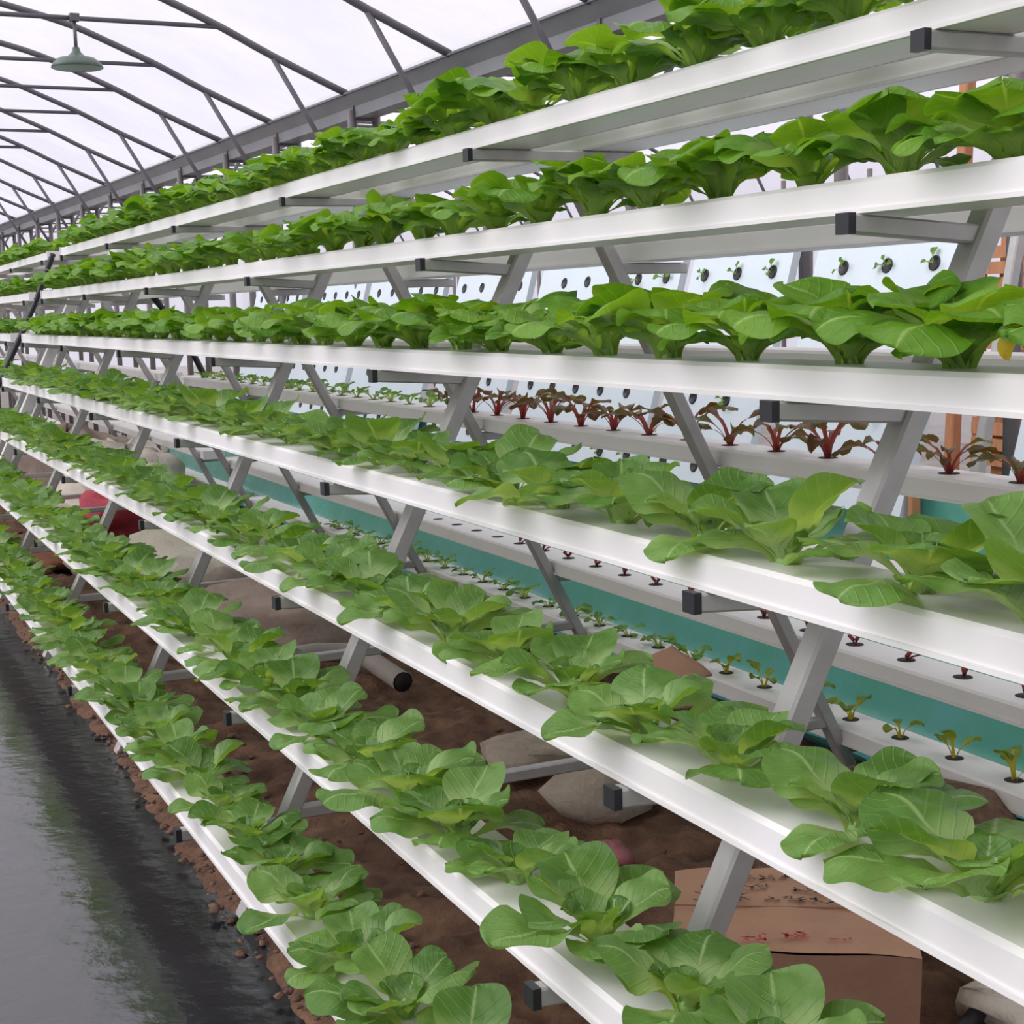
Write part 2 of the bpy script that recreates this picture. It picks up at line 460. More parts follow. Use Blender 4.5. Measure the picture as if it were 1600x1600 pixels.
def stand(y, label, rackw, tiebar=True, parts_full=True):
    t = thing('a_frame_stand', label, 'stand', (1.62, y, GZ), group='A-shaped stands of the %s rack' % rackw)
    def P(x, z): return (x - 1.62, 0, z - GZ)
    top = .30
    lg = MB().bar(P(leg_near(GZ), GZ), P(leg_near(top), top), .037, .042).obj('leg', 'steel', t)
    lg = MB().bar(P(leg_far(GZ), GZ), P(leg_far(top), top), .034, .038).obj('leg', 'steel', t)
    # top bar under both top channels
    arms = []
    x0 = near_edge(0)[0] - .018; x1 = 3.2 - near_edge(0)[0] + .018
    zz = near_edge(0)[1]
    a = MB().bar(P(x0, zz - .014), P(x1, zz - .014), .026, .026, up=(0, 1, 0)).obj('top_bar', 'steel', t)
    MB().box((x0 - .002 - 1.62, 0, zz - .014 - GZ), (.012, .028, .028)).obj('end_plug', 'black', a)
    for side in ('near', 'far'):
        for i in range(1, 7):
            if side == 'near':
                ex, ez = near_edge(i)
                xo = ex - .018; xi = leg_near(ez - .02) + .01
                zo, zi = ez - .013, ez - .030
                b = MB().bar(P(xo, zo), P(xi, zi), .026, .026).obj('arm', 'steel', t)
                MB().box((xo - .003 - 1.62, 0, zo - GZ), (.012, .028, .028)).obj('end_plug', 'black', b)
            else:
                ex, ez = far_edge(i)
                xi = leg_far(ez - .02) - .01; xo = ex + CW + .018
                b = MB().bar(P(xi, ez - .017), P(xo, ez - .017), .026, .026).obj('arm', 'steel', t)
    if tiebar:
        MB().bar(P(leg_near(-1.1), -1.1), P(leg_far(-1.1), -1.1), .028, .03).obj('tie_bar', 'steel', t)
    return t

YS = [.15, 1.63, 3.13, 4.55, 6.03, 7.45, 8.82]
RY0, RY1 = -.35, 8.95
for i in range(7):
    channel(i, 'near', RY0, RY1, '%s of the seven white channels on the near side, planted with leafy greens' % TIER[i].capitalize(), 'near', m='pvc')
far_lab = ['white channel at the back of the topmost level, seen from underneath',
           'white channel on the far side behind the second level, seen from underneath',
           'pale channel on the far side behind the third row of greens',
           'shaded white far-side channel holding red-stemmed chard seedlings',
           'far-side white channel hidden behind the fourth near channel',
           'far-side white channel with dark red seedling stubs above the teal liner',
           'lowest far-side channel with small yellow-stemmed chard over the teal liner']
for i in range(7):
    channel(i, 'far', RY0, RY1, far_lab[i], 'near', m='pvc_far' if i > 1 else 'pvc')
for k, y in enumerate(YS):
    if k == 0:
        lab = 'grey A-shaped stand just outside the right edge of the picture'
    else:
        lab = 'grey metal A-shaped stand, %s from the right, holding up the white channels' % ORD[k - 1]
        if k == 6: lab = 'grey A-shaped stand at the far end of the near rack, by the black hose'
    stand(y, lab, 'near', tiebar=(k >= 2))

# the next rack in the same line
NY0, NY1 = 9.45, 18.5
for i in range(7):
    channel(i, 'near', NY0, NY1, '%s white channel of the next rack beyond the black hose' % TIER[i].capitalize(), 'next', m='pvc')
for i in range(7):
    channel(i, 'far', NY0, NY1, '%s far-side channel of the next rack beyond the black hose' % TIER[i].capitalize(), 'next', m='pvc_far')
for k in range(7):
    stand(NY0 + .12 + k * 1.47, '%s A-shaped stand of the next rack, beyond the black hose' % ORD[k].capitalize(), 'next')

# end board and hoses at the rack's far end
def strip(name, a, b, w, th, m, label, cat):
    mb = MB().bar(a, b, w, th)
    return tag(mb.obj(name, m), label, cat)
def hose(pts, r, label, cat='hose', ribs=True, m='black', name='feed_hose'):
    P = [Vector(p) for p in pts]
    dense = []; rad = []
    n = 210
    for i in range(len(P) - 1):
        for k in range(n // (len(P) - 1)):
            dense.append(P[i].lerp(P[i + 1], k / (n // (len(P) - 1))))
    dense.append(P[-1])
    rad = [r * (1.0 if j % 2 else .82) if ribs else r for j in range(len(dense))]
    return tag(MB().tube(dense, r, 8, rad=rad).obj(name, m), label, cat)
hose([(1.38, 9.1, .37), (1.27, 9.12, .10), (1.15, 9.13, -.14), (1.03, 9.15, -.38), (.9, 9.16, -.63), (.78, 9.17, -.87), (.68, 9.18, -1.1), (.66, 9.2, GZ + .02)], .018,
     'black ribbed hose running down the far end of the near rack')
hose([(1.80, 8.6, .15), (2.0, 8.62, -.12), (2.12, 8.63, -.38), (2.26, 8.64, -.64), (2.4, 8.65, -.9)], .020,
     'second black hose on the far side, seen between the third and fourth channels')
tb = thing('drain_pipe', 'white drain pipe slanting beside the black hose at the rack end', 'pipe', (1.5, 8.99, GZ))
MB().bar((leg_near(-1.1) - 1.5 - .04, 0, .2), (leg_near(.3) - 1.5 - .04, 0, 1.62), .06, .04).obj('pipe', 'pvc', tb)
for i in range(7):
    ex, ez = near_edge(i)
    MB().tube([(leg_near(ez) - 1.5 - .05, 0, ez + .03 - GZ), (ex + .06 - 1.5, -.03, ez + .03 - GZ)], .014, 8).obj('inlet', 'pvc', tb)

# ------------------------------------------------------------------ leaves and plants
def leaf(L=.14, W=.09, pet=.32, e0=60, e1=0, cup=.35, ruffle=.012, seed=0, nu=20, nv=8, petw=.009, pointy=.0, wig=0.):
    """one leaf from the origin outward along +X, rising at e0 degrees and bending to e1 at the tip"""
    mb = MB()
    pts = [Vector((0, 0, 0))]
    N = 40
    for k in range(N):
        t = (k + .5) / N
        e = math.radians(e0 + (e1 - e0) * t ** 1.15)
        pts.append(pts[-1] + Vector((math.cos(e), 0, math.sin(e))) * (L / N))
    def mid(t):
        f = t * N; i = min(int(f), N - 1); return pts[i].lerp(pts[i + 1], f - i)
    rr = random.Random(seed)
    a1, a2, a3 = rr.uniform(0, 6), rr.uniform(0, 6), rr.uniform(0, 6)
    twist = rr.uniform(-.25, .25)
    def fn(u, v):
        s = v * 2 - 1
        # denser rows over the blade
        t = math.sin(u * math.pi / 2) ** .9 if u > 0 else 0
        d = (mid(min(1, t + .02)) - mid(max(0, t - .02))).normalized()
        nrm = Vector((-d.z, 0, d.x))
        if t < pet:
            w = petw * (1.35 - .5 * t / pet)
            k = max(0, (t - pet * .7) / (pet * .3))
            w = w + k * k * W * .10
        else:
            q = (t - pet) / (1 - pet)
            pk = .56 - .12 * pointy
            if q < pk: w = max(W / 2 * math.sin(math.pi / 2 * (q / pk + .02) / 1.02) ** .72, petw * .9 + W * .05)
            else: w = W / 2 * max(0, 1 - ((q - pk) / (1 - pk)) ** (2.3 - pointy)) ** (.5 + .3 * pointy)
            w = max(w, .0012)
        bl = min(1, max(0, (t - pet * .8) / .25))
        z = cup * w * abs(s) ** 1.6 * (1 if t > pet else 1.2)
        z += ruffle * bl * abs(s) ** 2 * (math.sin(t * 9 + a1 + (1.9 if s > 0 else 0)) + .35 * math.sin(t * 19 + a2 + s))
        z += .0035 * bl * math.sin(s * 7 + a3) * math.sin(t * 13 + a1)
        y = s * w * (1 - .10 * abs(s) * cup) + wig * math.sin(t * 3 + a3) * t
        z += twist * s * w * t
        p = mid(t) + nrm * z
        return (p.x, y, p.z)
    mb.grid(fn, nu, nv)
    return mb

def plant_spec(kind, seed):
    """list of (leaf key, azimuth, tilt, scale) for one plant"""
    rr = random.Random(seed)
    sp = []
    if kind == 'up':
        n = rr.randint(12, 14); az0 = rr.uniform(0, 6.28)
        for k in range(n):
            ring = 0 if k < 3 else (1 if k < 6 else 2)
            key = ('up_in', 'up_mid', 'up_out')[ring] + str(rr.randint(0, 2))
            sp.append((key, az0 + k * 2.399 + rr.uniform(-.3, .3), rr.uniform(-.16, .16), (.62, .92, 1.0)[ring] * rr.uniform(.85, 1.15)))
        for k in range(5):
            sp.append(('up_low%d' % rr.randint(0, 2), az0 + .6 + k * 1.26 + rr.uniform(-.3, .3), rr.uniform(-.1, .25), rr.uniform(.8, 1.15)))
    else:
        n = rr.randint(13, 15); az0 = rr.uniform(0, 6.28)
        for k in range(n):
            ring = 0 if k < 4 else (1 if k < 9 else 2)
            key = ('lo_in', 'lo_mid', 'lo_out')[ring] + str(rr.randint(0, 2))
            sp.append((key, az0 + k * 2.399 + rr.uniform(-.3, .3), rr.uniform(-.14, .22), (.7, .95, 1.0)[ring] * rr.uniform(.78, 1.12)))
    return sp

LF = {}
for v in range(3):
    LF['up_in%d' % v] = leaf(.120, .074, .36, 86, 48, .35, .005, v + 1)
    LF['up_mid%d' % v] = leaf(.155, .104, .34, 76, 4 - 8 * v, (-.18, .22, -.3)[v], .006, v + 11)
    LF['up_out%d' % v] = leaf(.158, .112, .34, 70, -16 - 9 * v, (-.3, .15, -.2)[v], .007, v + 21)
    LF['up_low%d' % v] = leaf(.105, .070, .30, 42 + 8 * v, -8 - 8 * v, .1, .006, v + 91, nu=14, nv=6)
    LF['lo_in%d' % v] = leaf(.090, .072, .26, 76, 35, .45, .005, v + 31)
    LF['lo_mid%d' % v] = leaf(.135, .106, .26, 58, 0 + 6 * v, (.22, -.12, .3)[v], .006, v + 41)
    LF['lo_out%d' % v] = leaf(.142, .106, .28, 40, -12 - 7 * v, (.15, -.2, .05)[v], .007, v + 51)
MESH = {}
for k, mb in LF.items():
    MESH[k] = mb.mesh('leaf_' + k, 'leaf_up' if k.startswith('up') else 'leaf_low')
ylf = leaf(.15, .06, .3, 20, -75, .3, .006, 77).mesh('yellow_leaf', 'leaf_yellow')
core_mb = MB().lathe([(.013, -.004), (.014, .010), (.009, .022), (.003, .030), (0, .031)], 8)
core_me = core_mb.mesh('stem_core', 'petal_core')
NV = 7
SPEC = {'up': [plant_spec('up', 100 + i) for i in range(NV)], 'low': [plant_spec('low', 200 + i) for i in range(NV)]}
def leaf_mtx(az, tilt, s):
    return Matrix.Rotation(az, 4, 'Z') @ Matrix.Rotation(-tilt, 4, 'Y') @ Matrix.Translation((.006, 0, 0)) @ Matrix.Scale(s, 4)
# the few plant prototypes: full (leaf by leaf) and one-mesh for the far ones
WHOLE = {}
for kd in SPEC:
    for vi, sp in enumerate(SPEC[kd]):
        mb = MB()
        for key, az, tl, s in sp: mb.merge(LF[key], leaf_mtx(az, tl, s))
        mb.merge(core_mb, Matrix.Identity(4))
        WHOLE[kd, vi] = mb.mesh('whole_plant_%s_%d' % (kd, vi), 'leaf_up' if kd == 'up' else 'leaf_low')

def put_leaves(t, sp, name='leaf'):
    for key, az, tl, s in sp:
        l = bpy.data.objects.new(name, MESH[key])
        l.matrix_local = leaf_mtx(az, tl, s)
        COL.objects.link(l)
        l.parent = t
        l.matrix_local = leaf_mtx(az, tl, s)

def pak_choi(x, y, z, tier, label, group, detail, sc, seed, lean=0):
    kd = 'up' if tier <= 2 else 'low'
    vi = seed % NV
    rz = random.uniform(0, 6.28)
    if detail:
        t = thing('pak_choi', label, 'leafy green', (x, y, z), rz, group)
        put_leaves(t, SPEC[kd][vi])
        link('stem', core_me, t)
    else:
        t = link('pak_choi', WHOLE[kd, vi]); t.location = (x, y, z); t.rotation_euler = (0, 0, rz)
        tag(t, label, 'leafy green', group)
    t.rotation_euler = (random.uniform(-.1, .1), random.uniform(-.1, .1) - lean, rz)
    t.scale = (sc, sc, sc)
    return t

SEG = ['nearest', 'second', 'third', 'fourth', 'fifth', 'sixth', 'seventh']
for i in range(7):
    ex, ez = near_edge(i)
    tier = TIER[i]
    y = .62 + .05 * ((i * 3) % 4)
    cnt_before = []
    pos = []
    while y < 8.86:
        pos.append(y + random.uniform(-.015, .015)); y += .212
    stands = YS[1:]
    for j, yy in enumerate(pos):
        p = (ex + .060 + random.uniform(-.008, .008), yy, ez + CH - .004)
        if not seen((p[0], p[1], p[2] + .05), 190): continue
        # which bay of the rack
        seg = sum(1 for s in stands if s < yy)
        look = 'broad pak choi' if i < 3 else 'pak choi rosette'
        grp = 'pak choi on the near side of the near rack'
        if seg == 0:
            k = sum(1 for q in pos if q < stands[0] and q >= yy)
            lab = '%s on the %s channel, %s plant right of the nearest A-stand' % (look, tier, ORD[k - 1])
        else:
            k = sum(1 for q in pos if stands[seg - 1] < q <= yy)
            look = ('upright pak choi' if i < 3 else 'pak choi rosette') if yy < 6.03 else 'distant pak choi'
            lab = '%s on the %s channel, %s plant beyond the %s stand' % (look, tier, ORD[k - 1], SEG[seg - 1])
        sc = (1.12, 1.12, 1.10, 1.09, 1.06, 1.03, .97)[i] * random.uniform(.86, 1.08)
        t = pak_choi(*p, i, lab, grp, yy < 6.03, sc, i * 31 + j * 5 + random.randint(0, 3), lean=.0)
        if i == 2 and 1.1 < yy < 1.33:
            l = link('leaf', ylf, t); l.matrix_local = Matrix.Translation((0, 0, .065)) @ leaf_mtx(-t.rotation_euler[2] + 2.15, 0, .8)
            tag(l, 'yellowed drooping leaf')
            t['label'] = 'pak choi with a yellowed drooping leaf, at the right end of the third channel'

# next rack's plants (tiny in the picture)
n_far = 0; stuffmb = {0: MB(), 1: MB()}
for i in range(7):
    ex, ez = near_edge(i)
    y = NY0 + .15
    while y < NY1 - .1:
        p = (ex + .062, y, ez + CH - .004)
        if seen(p, 10):
            if n_far < 44 and y < 13:
                pak_choi(*p, i, 'tiny pak choi on the %s channel of the next rack, %s from its near end' % (TIER[i], ORD[int((y - NY0) / .215)]), 'distant pak choi on the %s channel of the next rack' % TIER[i], False, random.uniform(.85, 1.05), n_far * 3)
                n_far += 1
            else:
                kd = 'up' if i < 3 else 'low'
                mbx = stuffmb[0 if i < 3 else 1]
                for key, az, tl, s in SPEC[kd][(i + int(y * 5)) % NV][2:9]:
                    mbx.merge(LF[key], Matrix.Translation(p) @ leaf_mtx(az, tl, s * 1.05))
        y += .215
for k, mb in stuffmb.items():
    if mb.v:
        o = mb.obj('distant_greens', 'leaf_up' if k == 0 else 'leaf_low')
        tag(o, 'far rows of leafy greens at the %s of the next rack, too small to count' % ('top' if k == 0 else 'bottom'), 'leafy greens', kind='stuff')

# ------------------------------------------------------------------ far-side seedlings
CH_ = {}
for v in range(3):
    CH_['r%d' % v] = leaf(.125, .034, .50, 74, -25 - 12 * v, .3, .006, v + 61, nu=12, nv=5, petw=.004, pointy=.6)
    CH_['g%d' % v] = leaf(.085, .038, .48, 78, 15 - 25 * v, .3, .005, v + 71, nu=12, nv=5, petw=.0035, pointy=.3)
    CH_['s%d' % v] = leaf(.055, .030, .40, 62, -5 - 15 * v, .3, .003, v + 81, nu=8, nv=4, petw=.0025)
CM = {}
for k, mb in CH_.items():
    CM[k] = mb.mesh('leaf_' + k, {'r': 'chard_red', 'g': 'chard_green', 's': 'leaf_small'}[k[0]])
stub = MB().tube([(0, 0, -.004), (.004, 0, .01), (.012, .004, .02)], .004, 6)
stub2 = MB().tube([(0, 0, -.004), (-.008, .004, .012), (-.03, .006, .032)], .002, 5)
stub_me = stub.mesh('red_stub', 'chard_red'); stub2_me = stub2.mesh('thin_stub', 'chard_red')
hole_me = MB().lathe([(.0, .0012), (.022, .0012), (.023, -.0005)], 14).mesh('planting_hole', 'hole')
chans = [o for o in COL.objects if o.name.startswith('growing_channel') and '_' in o.name]
far_ch = {}
for o in chans:
    for i in range(7):
        if abs(o.location.x - far_edge(i)[0]) < .003 and abs(o.location.y - RY0) < .01: far_ch[i] = o
def hole(i, y):
    h = link('planting_hole', hole_me, far_ch[i]); h.location = (CW / 2, y - RY0, CH)
def seedling(name, kind, x, y, z, n, label, cat, group, sc=1.0, mark=None):
    t = thing(name, label, cat, (x, y, z), random.uniform(0, 6.28), group)
    a0 = random.uniform(0, 6)
    for k in range(n):
        l = bpy.data.objects.new('leaf', CM['%s%d' % (kind, random.randint(0, 2))])
        COL.objects.link(l); l.parent = t
        l.matrix_local = leaf_mtx(a0 + k * 2.4 + random.uniform(-.4, .4), random.uniform(-.2, .25), sc * random.uniform(.75, 1.15))
    return t
# level four, far side: red-stemmed chard up to the second stand, then green seedlings
fx, fz = far_edge(3); yy = 1.98; k = 0; n4 = 0
NEARW = ['first', 'second', 'third', 'fourth', 'fifth', 'sixth', 'seventh', 'eighth', 'ninth', 'tenth', 'eleventh', 'twelfth', 'thirteenth', 'fourteenth', 'fifteenth', 'sixteenth']
while yy < 8.6:
    if seen((fx + .06, yy, fz + CH), 60):
        hole(3, yy)
        if yy < 5.0:
            if True:
                seedling('red_chard', 'r', fx + CW / 2, yy, fz + CH, random.randint(6, 8), 'red-stemmed chard on the far-side fourth channel, %s from the right edge' % NEARW[k], 'chard', 'red-stemmed chard seedlings in the far channel', random.uniform(.95, 1.3))
        else:
            seedling('green_seedling', 's', fx + CW / 2, yy, fz + CH, 6, 'small green seedling on the far-side fourth channel, %s left of the red chard' % ORD[n4], 'seedling', 'green seedlings left of the red chard', random.uniform(1.2, 1.6)); n4 += 1
        k += 1
    yy += .2
# level six, far side: dark red stubs
fx, fz = far_edge(5); yy = 2.21; k = 0
while yy < 6.0:
    if seen((fx + .06, yy, fz + CH), 10):
        hole(5, yy)
        if k < 14:
            t = thing('cut_seedling', 'dark red cut stub in the far-side channel above the teal, %s from the right edge' % ORD[k], 'seedling', (fx + CW / 2, yy, fz + CH), random.uniform(0, 6), 'cut red stubs in the far channel')
            for q in range(3):
                s_ = link('stub', stub_me if q < 2 else stub2_me, t); s_.rotation_euler = (0, random.uniform(-.4, .3), q * 2.2); s_.scale = (1.2,) * 3
        k += 1
    yy += .195
# level seven, far side: yellow-stemmed chard, then green seedlings
fx, fz = far_edge(6); yy = 2.36; k = 0; n7 = 0
while yy < 7.6:
    if seen((fx + .06, yy, fz + CH + .03), 30):
        hole(6, yy)
        if yy < 3.95:
            seedling('green_chard', 'g', fx + CW / 2, yy, fz + CH, random.randint(3, 5), 'young yellow-stemmed chard in the lowest far-side channel, %s from the right edge' % ORD[k], 'chard', 'yellow-stemmed chard in the lowest far channel', random.uniform(.85, 1.1))
        elif yy < 7.4:
            seedling('green_seedling', 's', fx + CW / 2, yy, fz + CH, 6, 'dark green seedling in the lowest far-side channel, %s left of the chard' % ORD[n7], 'seedling', 'green seedlings in the lowest far channel', random.uniform(1.1, 1.5)); n7 += 1
        k += 1
    yy += .2

# ------------------------------------------------------------------ foam-board rack with teal liner behind
PB, PT = (2.93, -.66), (3.20, .30)        # foot and head of the sloping boards (x, z)
ln = MB()
def linerp(u, v):
    y = -.5 + 14 * u
    prof = [(2.52, -1.25), (2.60, -1.30), (2.86, -1.31), (2.95, -1.05), (2.99, -.74), (3.02, -.53)]
    f = v * (len(prof) - 1); i = min(int(f), len(prof) - 2); t = f - i
    x = prof[i][0] * (1 - t) + prof[i + 1][0] * t; z = prof[i][1] * (1 - t) + prof[i + 1][1] * t
    w = .018 * noise.noise(Vector((y * 2.2, v * 4, 1))) + .012 * noise.noise(Vector((y * 7, v * 9, 2)))
    return (x + w, y, max(z, -1.31) + w * .6 + .012)
ln.grid(linerp, 160, 16)
tag(ln.obj('pond_liner', 'teal'), 'teal plastic liner sheet hung below the white foam boards', 'liner')
wt = bpy.data.materials.new('shallow_water'); wt.use_nodes = True
b_ = wt.node_tree.nodes['Principled BSDF']; b_.inputs['Base Color'].default_value = (.05, .22, .30, 1); b_.inputs['Roughness'].default_value = .08; b_.inputs['Alpha'].default_value = .55
M['water'] = wt
tag(MB().add([(2.56, -.5, -1.272), (2.90, -.5, -1.272), (2.90, 13, -1.272), (2.56, 13, -1.272)], [(0, 1, 2, 3)]).obj('liner_water', 'water'), 'shallow bluish water lying in the teal liner', 'water')

pot_mb = MB().lathe([(0, .004), (.019, .004), (.022, .008), (.025, .006), (.025, 0), (.018, -.03)], 12)
pot_me = pot_mb.mesh('net_pot', 'black')
pot_in = MB()
ax = Vector((PT[0] - PB[0], 0, PT[1] - PB[1])).normalized()
nrm = Vector((-ax.z, 0, ax.x))
Q = Matrix((( ax.x, 0, nrm.x), (0, 1, 0), (ax.z, 0, nrm.z))).to_4x4()
Hn = (Vector((PT[0], 0, PT[1])) - Vector((PB[0], 0, PB[1]))).length
nseed = 0
pany = [(2.0, 3.12), (3.52, 4.22), (4.36, 5.0), (5.08, 6.3), (6.42, 7.28), (7.46, 8.6), (8.7, 9.85), (9.95, 11.1)]
pl_lab = ['at the right edge beyond the teal gap', 'left of the teal gap', 'third from the right',
          'fourth from the right', 'fifth from the right', 'sixth from the right', 'seventh from the right', 'farthest to the left']
for k, (a, b) in enumerate(pany):
    t = thing('foam_board', 'sloping white foam board with dark pot holes, ' + pl_lab[k], 'foam board', (PB[0], a, PB[1]), group='white foam boards behind the rack')
    w = b - a
    MB().box((ax.x * Hn / 2, w / 2, ax.z * Hn / 2), (.03, w, Hn), Matrix((( nrm.x, 0, ax.x), (0, 1, 0), (nrm.z, 0, ax.z)))).obj('board', 'foam', t)
    for r, hz in enumerate((-.60, -.36, -.21, -.06, .09)):
        yy = .10 + .11 * (r % 2)
        while yy < w - .06:
            q = (hz - PB[1]) / ax.z
            o = link('net_pot', pot_me, t)
            p = ax * q + nrm * .012
            o.matrix_local = Matrix.Translation((p.x, yy, p.z)) @ Q @ Matrix.Rotation(0, 4, 'Z')
            if a + yy < 5.6 and (r == 4 or (r < 3 and random.random() < .3)) and random.random() < .75:
                wp = Vector((PB[0], a, PB[1])) + p + Vector((0, yy, 0)) + nrm * .012
                if seen(wp, 0):
                    s_ = seedling('board_seedling', 's', wp.x, wp.y, wp.z, 3, 'tiny seedling sprouting from the foam boards, %s from the right' % ORD[nseed], 'seedling', 'seedlings sprouting from the foam boards', .75)
                    s_.rotation_euler = (0, -1.0, 0); nseed += 1
            yy += .22
# frame posts holding the boards
fr = 0
for y in (3.40, 4.29, 5.04, 6.36, 7.37, 8.65, 9.9, 11.2):
    t = thing('leaning_stand', '%s grey frame from the right supporting the foam boards' % ORD[fr].capitalize(), 'frame', (3.3, y, GZ - .03), group='frames of the foam-board rack')
    MB().bar((-.36, 0, .02), (-.02, 0, 1.68), .035, .035).obj('leg', 'steel', t)
    MB().bar((.52, 0, .02), (.02, 0, 1.68), .035, .035).obj('leg', 'steel', t)
    MB().bar((-.24, 0, .62), (.34, 0, .62), .025, .025).obj('tie_bar', 'steel', t)
    fr += 1
st = MB().bar((2.955, 3.50, -.50), (2.93, 3.47, -.80), .035, .02)
tag(st.obj('wooden_peg', 'wood'), 'short brown wooden batten beside the teal gap', 'batten')

# ------------------------------------------------------------------ greenhouse shell (turned two degrees from the racks)
GA = math.radians(1.95)
GM = Matrix.Rotation(GA, 4, 'Z')
def G(x, y, z): return GM @ Vector((x, y, z))
CX = .40
HALF = [(3.03, 1.30), (2.57, 1.50), (2.27, 1.645), (1.95, 1.78), (1.72, 1.87), (1.44, 1.945), (1.0, 2.04), (.5, 2.10), (0, 2.12)]
def smooth_prof():
    P = [( -x, z) for x, z in HALF] + [(x, z) for x, z in HALF[::-1][1:]]
    out = []
    for i in range(len(P) - 1):
        p0 = P[max(i - 1, 0)]; p1 = P[i]; p2 = P[i + 1]; p3 = P[min(i + 2, len(P) - 1)]
        for k in range(3):
            t = k / 3
            out.append(tuple(.5 * (2 * p1[c] + (p2[c] - p0[c]) * t + (2 * p0[c] - 5 * p1[c] + 4 * p2[c] - p3[c]) * t * t + (3 * p1[c] - p0[c] - 3 * p2[c] + p3[c]) * t ** 3) for c in (0, 1)))
    out.append(P[-1])
    return out
PROF = smooth_prof()
ARCH = [-.9, .55, 2.0, 3.4, 4.4, 5.84, 7.29, 8.78, 10.23, 11.42, 12.75, 14.05, 15.4, 16.75, 18.1, 19.45, 20.8, 22.15, 23.5, 24.85, 26.2, 27.55, 28.9, 30.25]
BAYS = [(CX, 'near'), (CX + 6.28, 'neighbouring'), (CX - 6.28, 'left')]
for bx, bn in BAYS:
    for k, y in enumerate(ARCH):
        if bn == 'left' and (y > 16): continue
        first = 6
        if bn == 'near':
            if k < 5: lab = 'dark steel roof truss overhead, outside the picture, %s from the back' % ORD[k]
            else: lab = '%s dark steel roof truss of the near bay, counted from the right' % ORD[k - 5].capitalize()
        elif bn == 'neighbouring':
            lab = '%s roof truss of the bay beyond the gutter, counted from the right' % ORD[k].capitalize()
        else:
            lab = '%s roof truss of the bay left of the aisle' % ORD[k].capitalize()
        o = G(bx, y, 0)
        t = thing('roof_truss', lab, 'truss', o, GA, 'roof trusses of the %s bay' % bn)
        MB().tube([(x, 0, z) for x, z in PROF], .022 if y < 12 else .020, 6).obj('arch_tube', 'dark_steel', t)
        MB().tube([(-2.25, 0, 1.645), (2.25, 0, 1.645)], .014, 6).obj('tie_rod', 'dark_steel', t)
        for s in (-1, 1):
            MB().tube([(s * 2.57, 0, 1.50), (s * 3.07, 0, .66)], .016, 6).obj('strut', 'dark_steel', t)
            MB().tube([(s * 3.06, 0, 1.20), (s * 3.06, 0, GZ)], .026, 6).obj('post', 'post', t)
    # roof film as panels between the trusses
    cl_ = MB()
    ys = [ARCH[0] - 1 + 1.0 * q for q in range(34)]
    def roofp(u, v, bx=bx):
        y = -2 + 34 * u
        f = v * (len(PROF) - 1); i = min(int(f), len(PROF) - 2); t_ = f - i
        x = PROF[i][0] * (1 - t_) + PROF[i + 1][0] * t_; z = PROF[i][1] * (1 - t_) + PROF[i + 1][1] * t_
        z += .028 + .010 * noise.noise(Vector((x * 1.5, y * 2.5, bx)))
        return G(bx + x, y, z)
    cl_.grid(roofp, 170, len(PROF) - 1)
    tag(cl_.obj('ceiling' if bn == 'near' else 'ceiling_%s' % bn, 'film'), kind='structure')
# wall films at the outer sides and the far end
wl = MB(); wl.add([G(CX + 9.5, -2, GZ - .03), G(CX + 9.5, 32, GZ - .03), G(CX + 9.5, 32, 1.33), G(CX + 9.5, -2, 1.33)], [(0, 1, 2, 3)])
tag(wl.obj('wall_right', 'film'), kind='structure')
wl = MB(); wl.add([G(CX - 9.5, -2, GZ - .03), G(CX - 9.5, 32, GZ - .03), G(CX - 9.5, 32, 1.33), G(CX - 9.5, -2, 1.33)], [(0, 1, 2, 3)])
tag(wl.obj('wall_left', 'film'), kind='structure')
wl = MB(); wl.add([G(CX - 9.5, 32, GZ - .03), G(CX + 9.5, 32, GZ - .03), G(CX + 9.5, 32, 2.1), G(CX - 9.5, 32, 2.1)], [(0, 1, 2, 3)])
tag(wl.obj('wall_far', 'film'), kind='structure')
gl = MB(); gl.add([(-12, -3, GZ - .035), (-2.9, -3, GZ - .035), (-2.9, 40, GZ - .035), (-12, 40, GZ - .035)], [(0, 1, 2, 3)])
tag(gl.obj('floor_left_aisle', 'earth'), kind='structure')

def gutter(bx, label):
    t = thing('rain_gutter', label, 'gutter', G(bx, -2, 0), GA, 'metal gutters between the bays')
    c = .004
    pr = [(-.115, 1.30), (-.058, 1.225), (-.058, 1.165), (.058, 1.165), (.058, 1.225), (.115, 1.30), (.135, 1.30), (.135, 1.288), (.118, 1.288), (.066, 1.222), (.066, 1.157), (-.066, 1.157), (-.066, 1.222), (-.118, 1.288), (-.135, 1.288), (-.135, 1.30)]
    MB().prism(pr, [(0, 0, 0), (33.9, 0, 0)]).obj('trough', 'gutter', t)
    br = MB()
    for y in ARCH:
        br.box((-.07, y + 2, 1.19), (.010, .03, .075))
        br.box((.0, y + 2, 1.148), (.15, .03, .014))
    br.obj('brackets', 'dark_steel', t)['kind'] = 'stuff'
    return t
gutter(CX + 3.14, 'long grey metal gutter running along the eaves above the rack')
gutter(CX - 3.14, 'long grey metal gutter on the left side of the aisle')
# slanting wind brace
tag(MB().tube([(.15, 8.3, 1.78), (.05, 7.6, 1.52)], .012, 6).obj('roof_brace', 'dark_steel'), 'thin slanting brace crossing the roof at the upper left', 'brace')
brc = COL.objects['roof_brace']

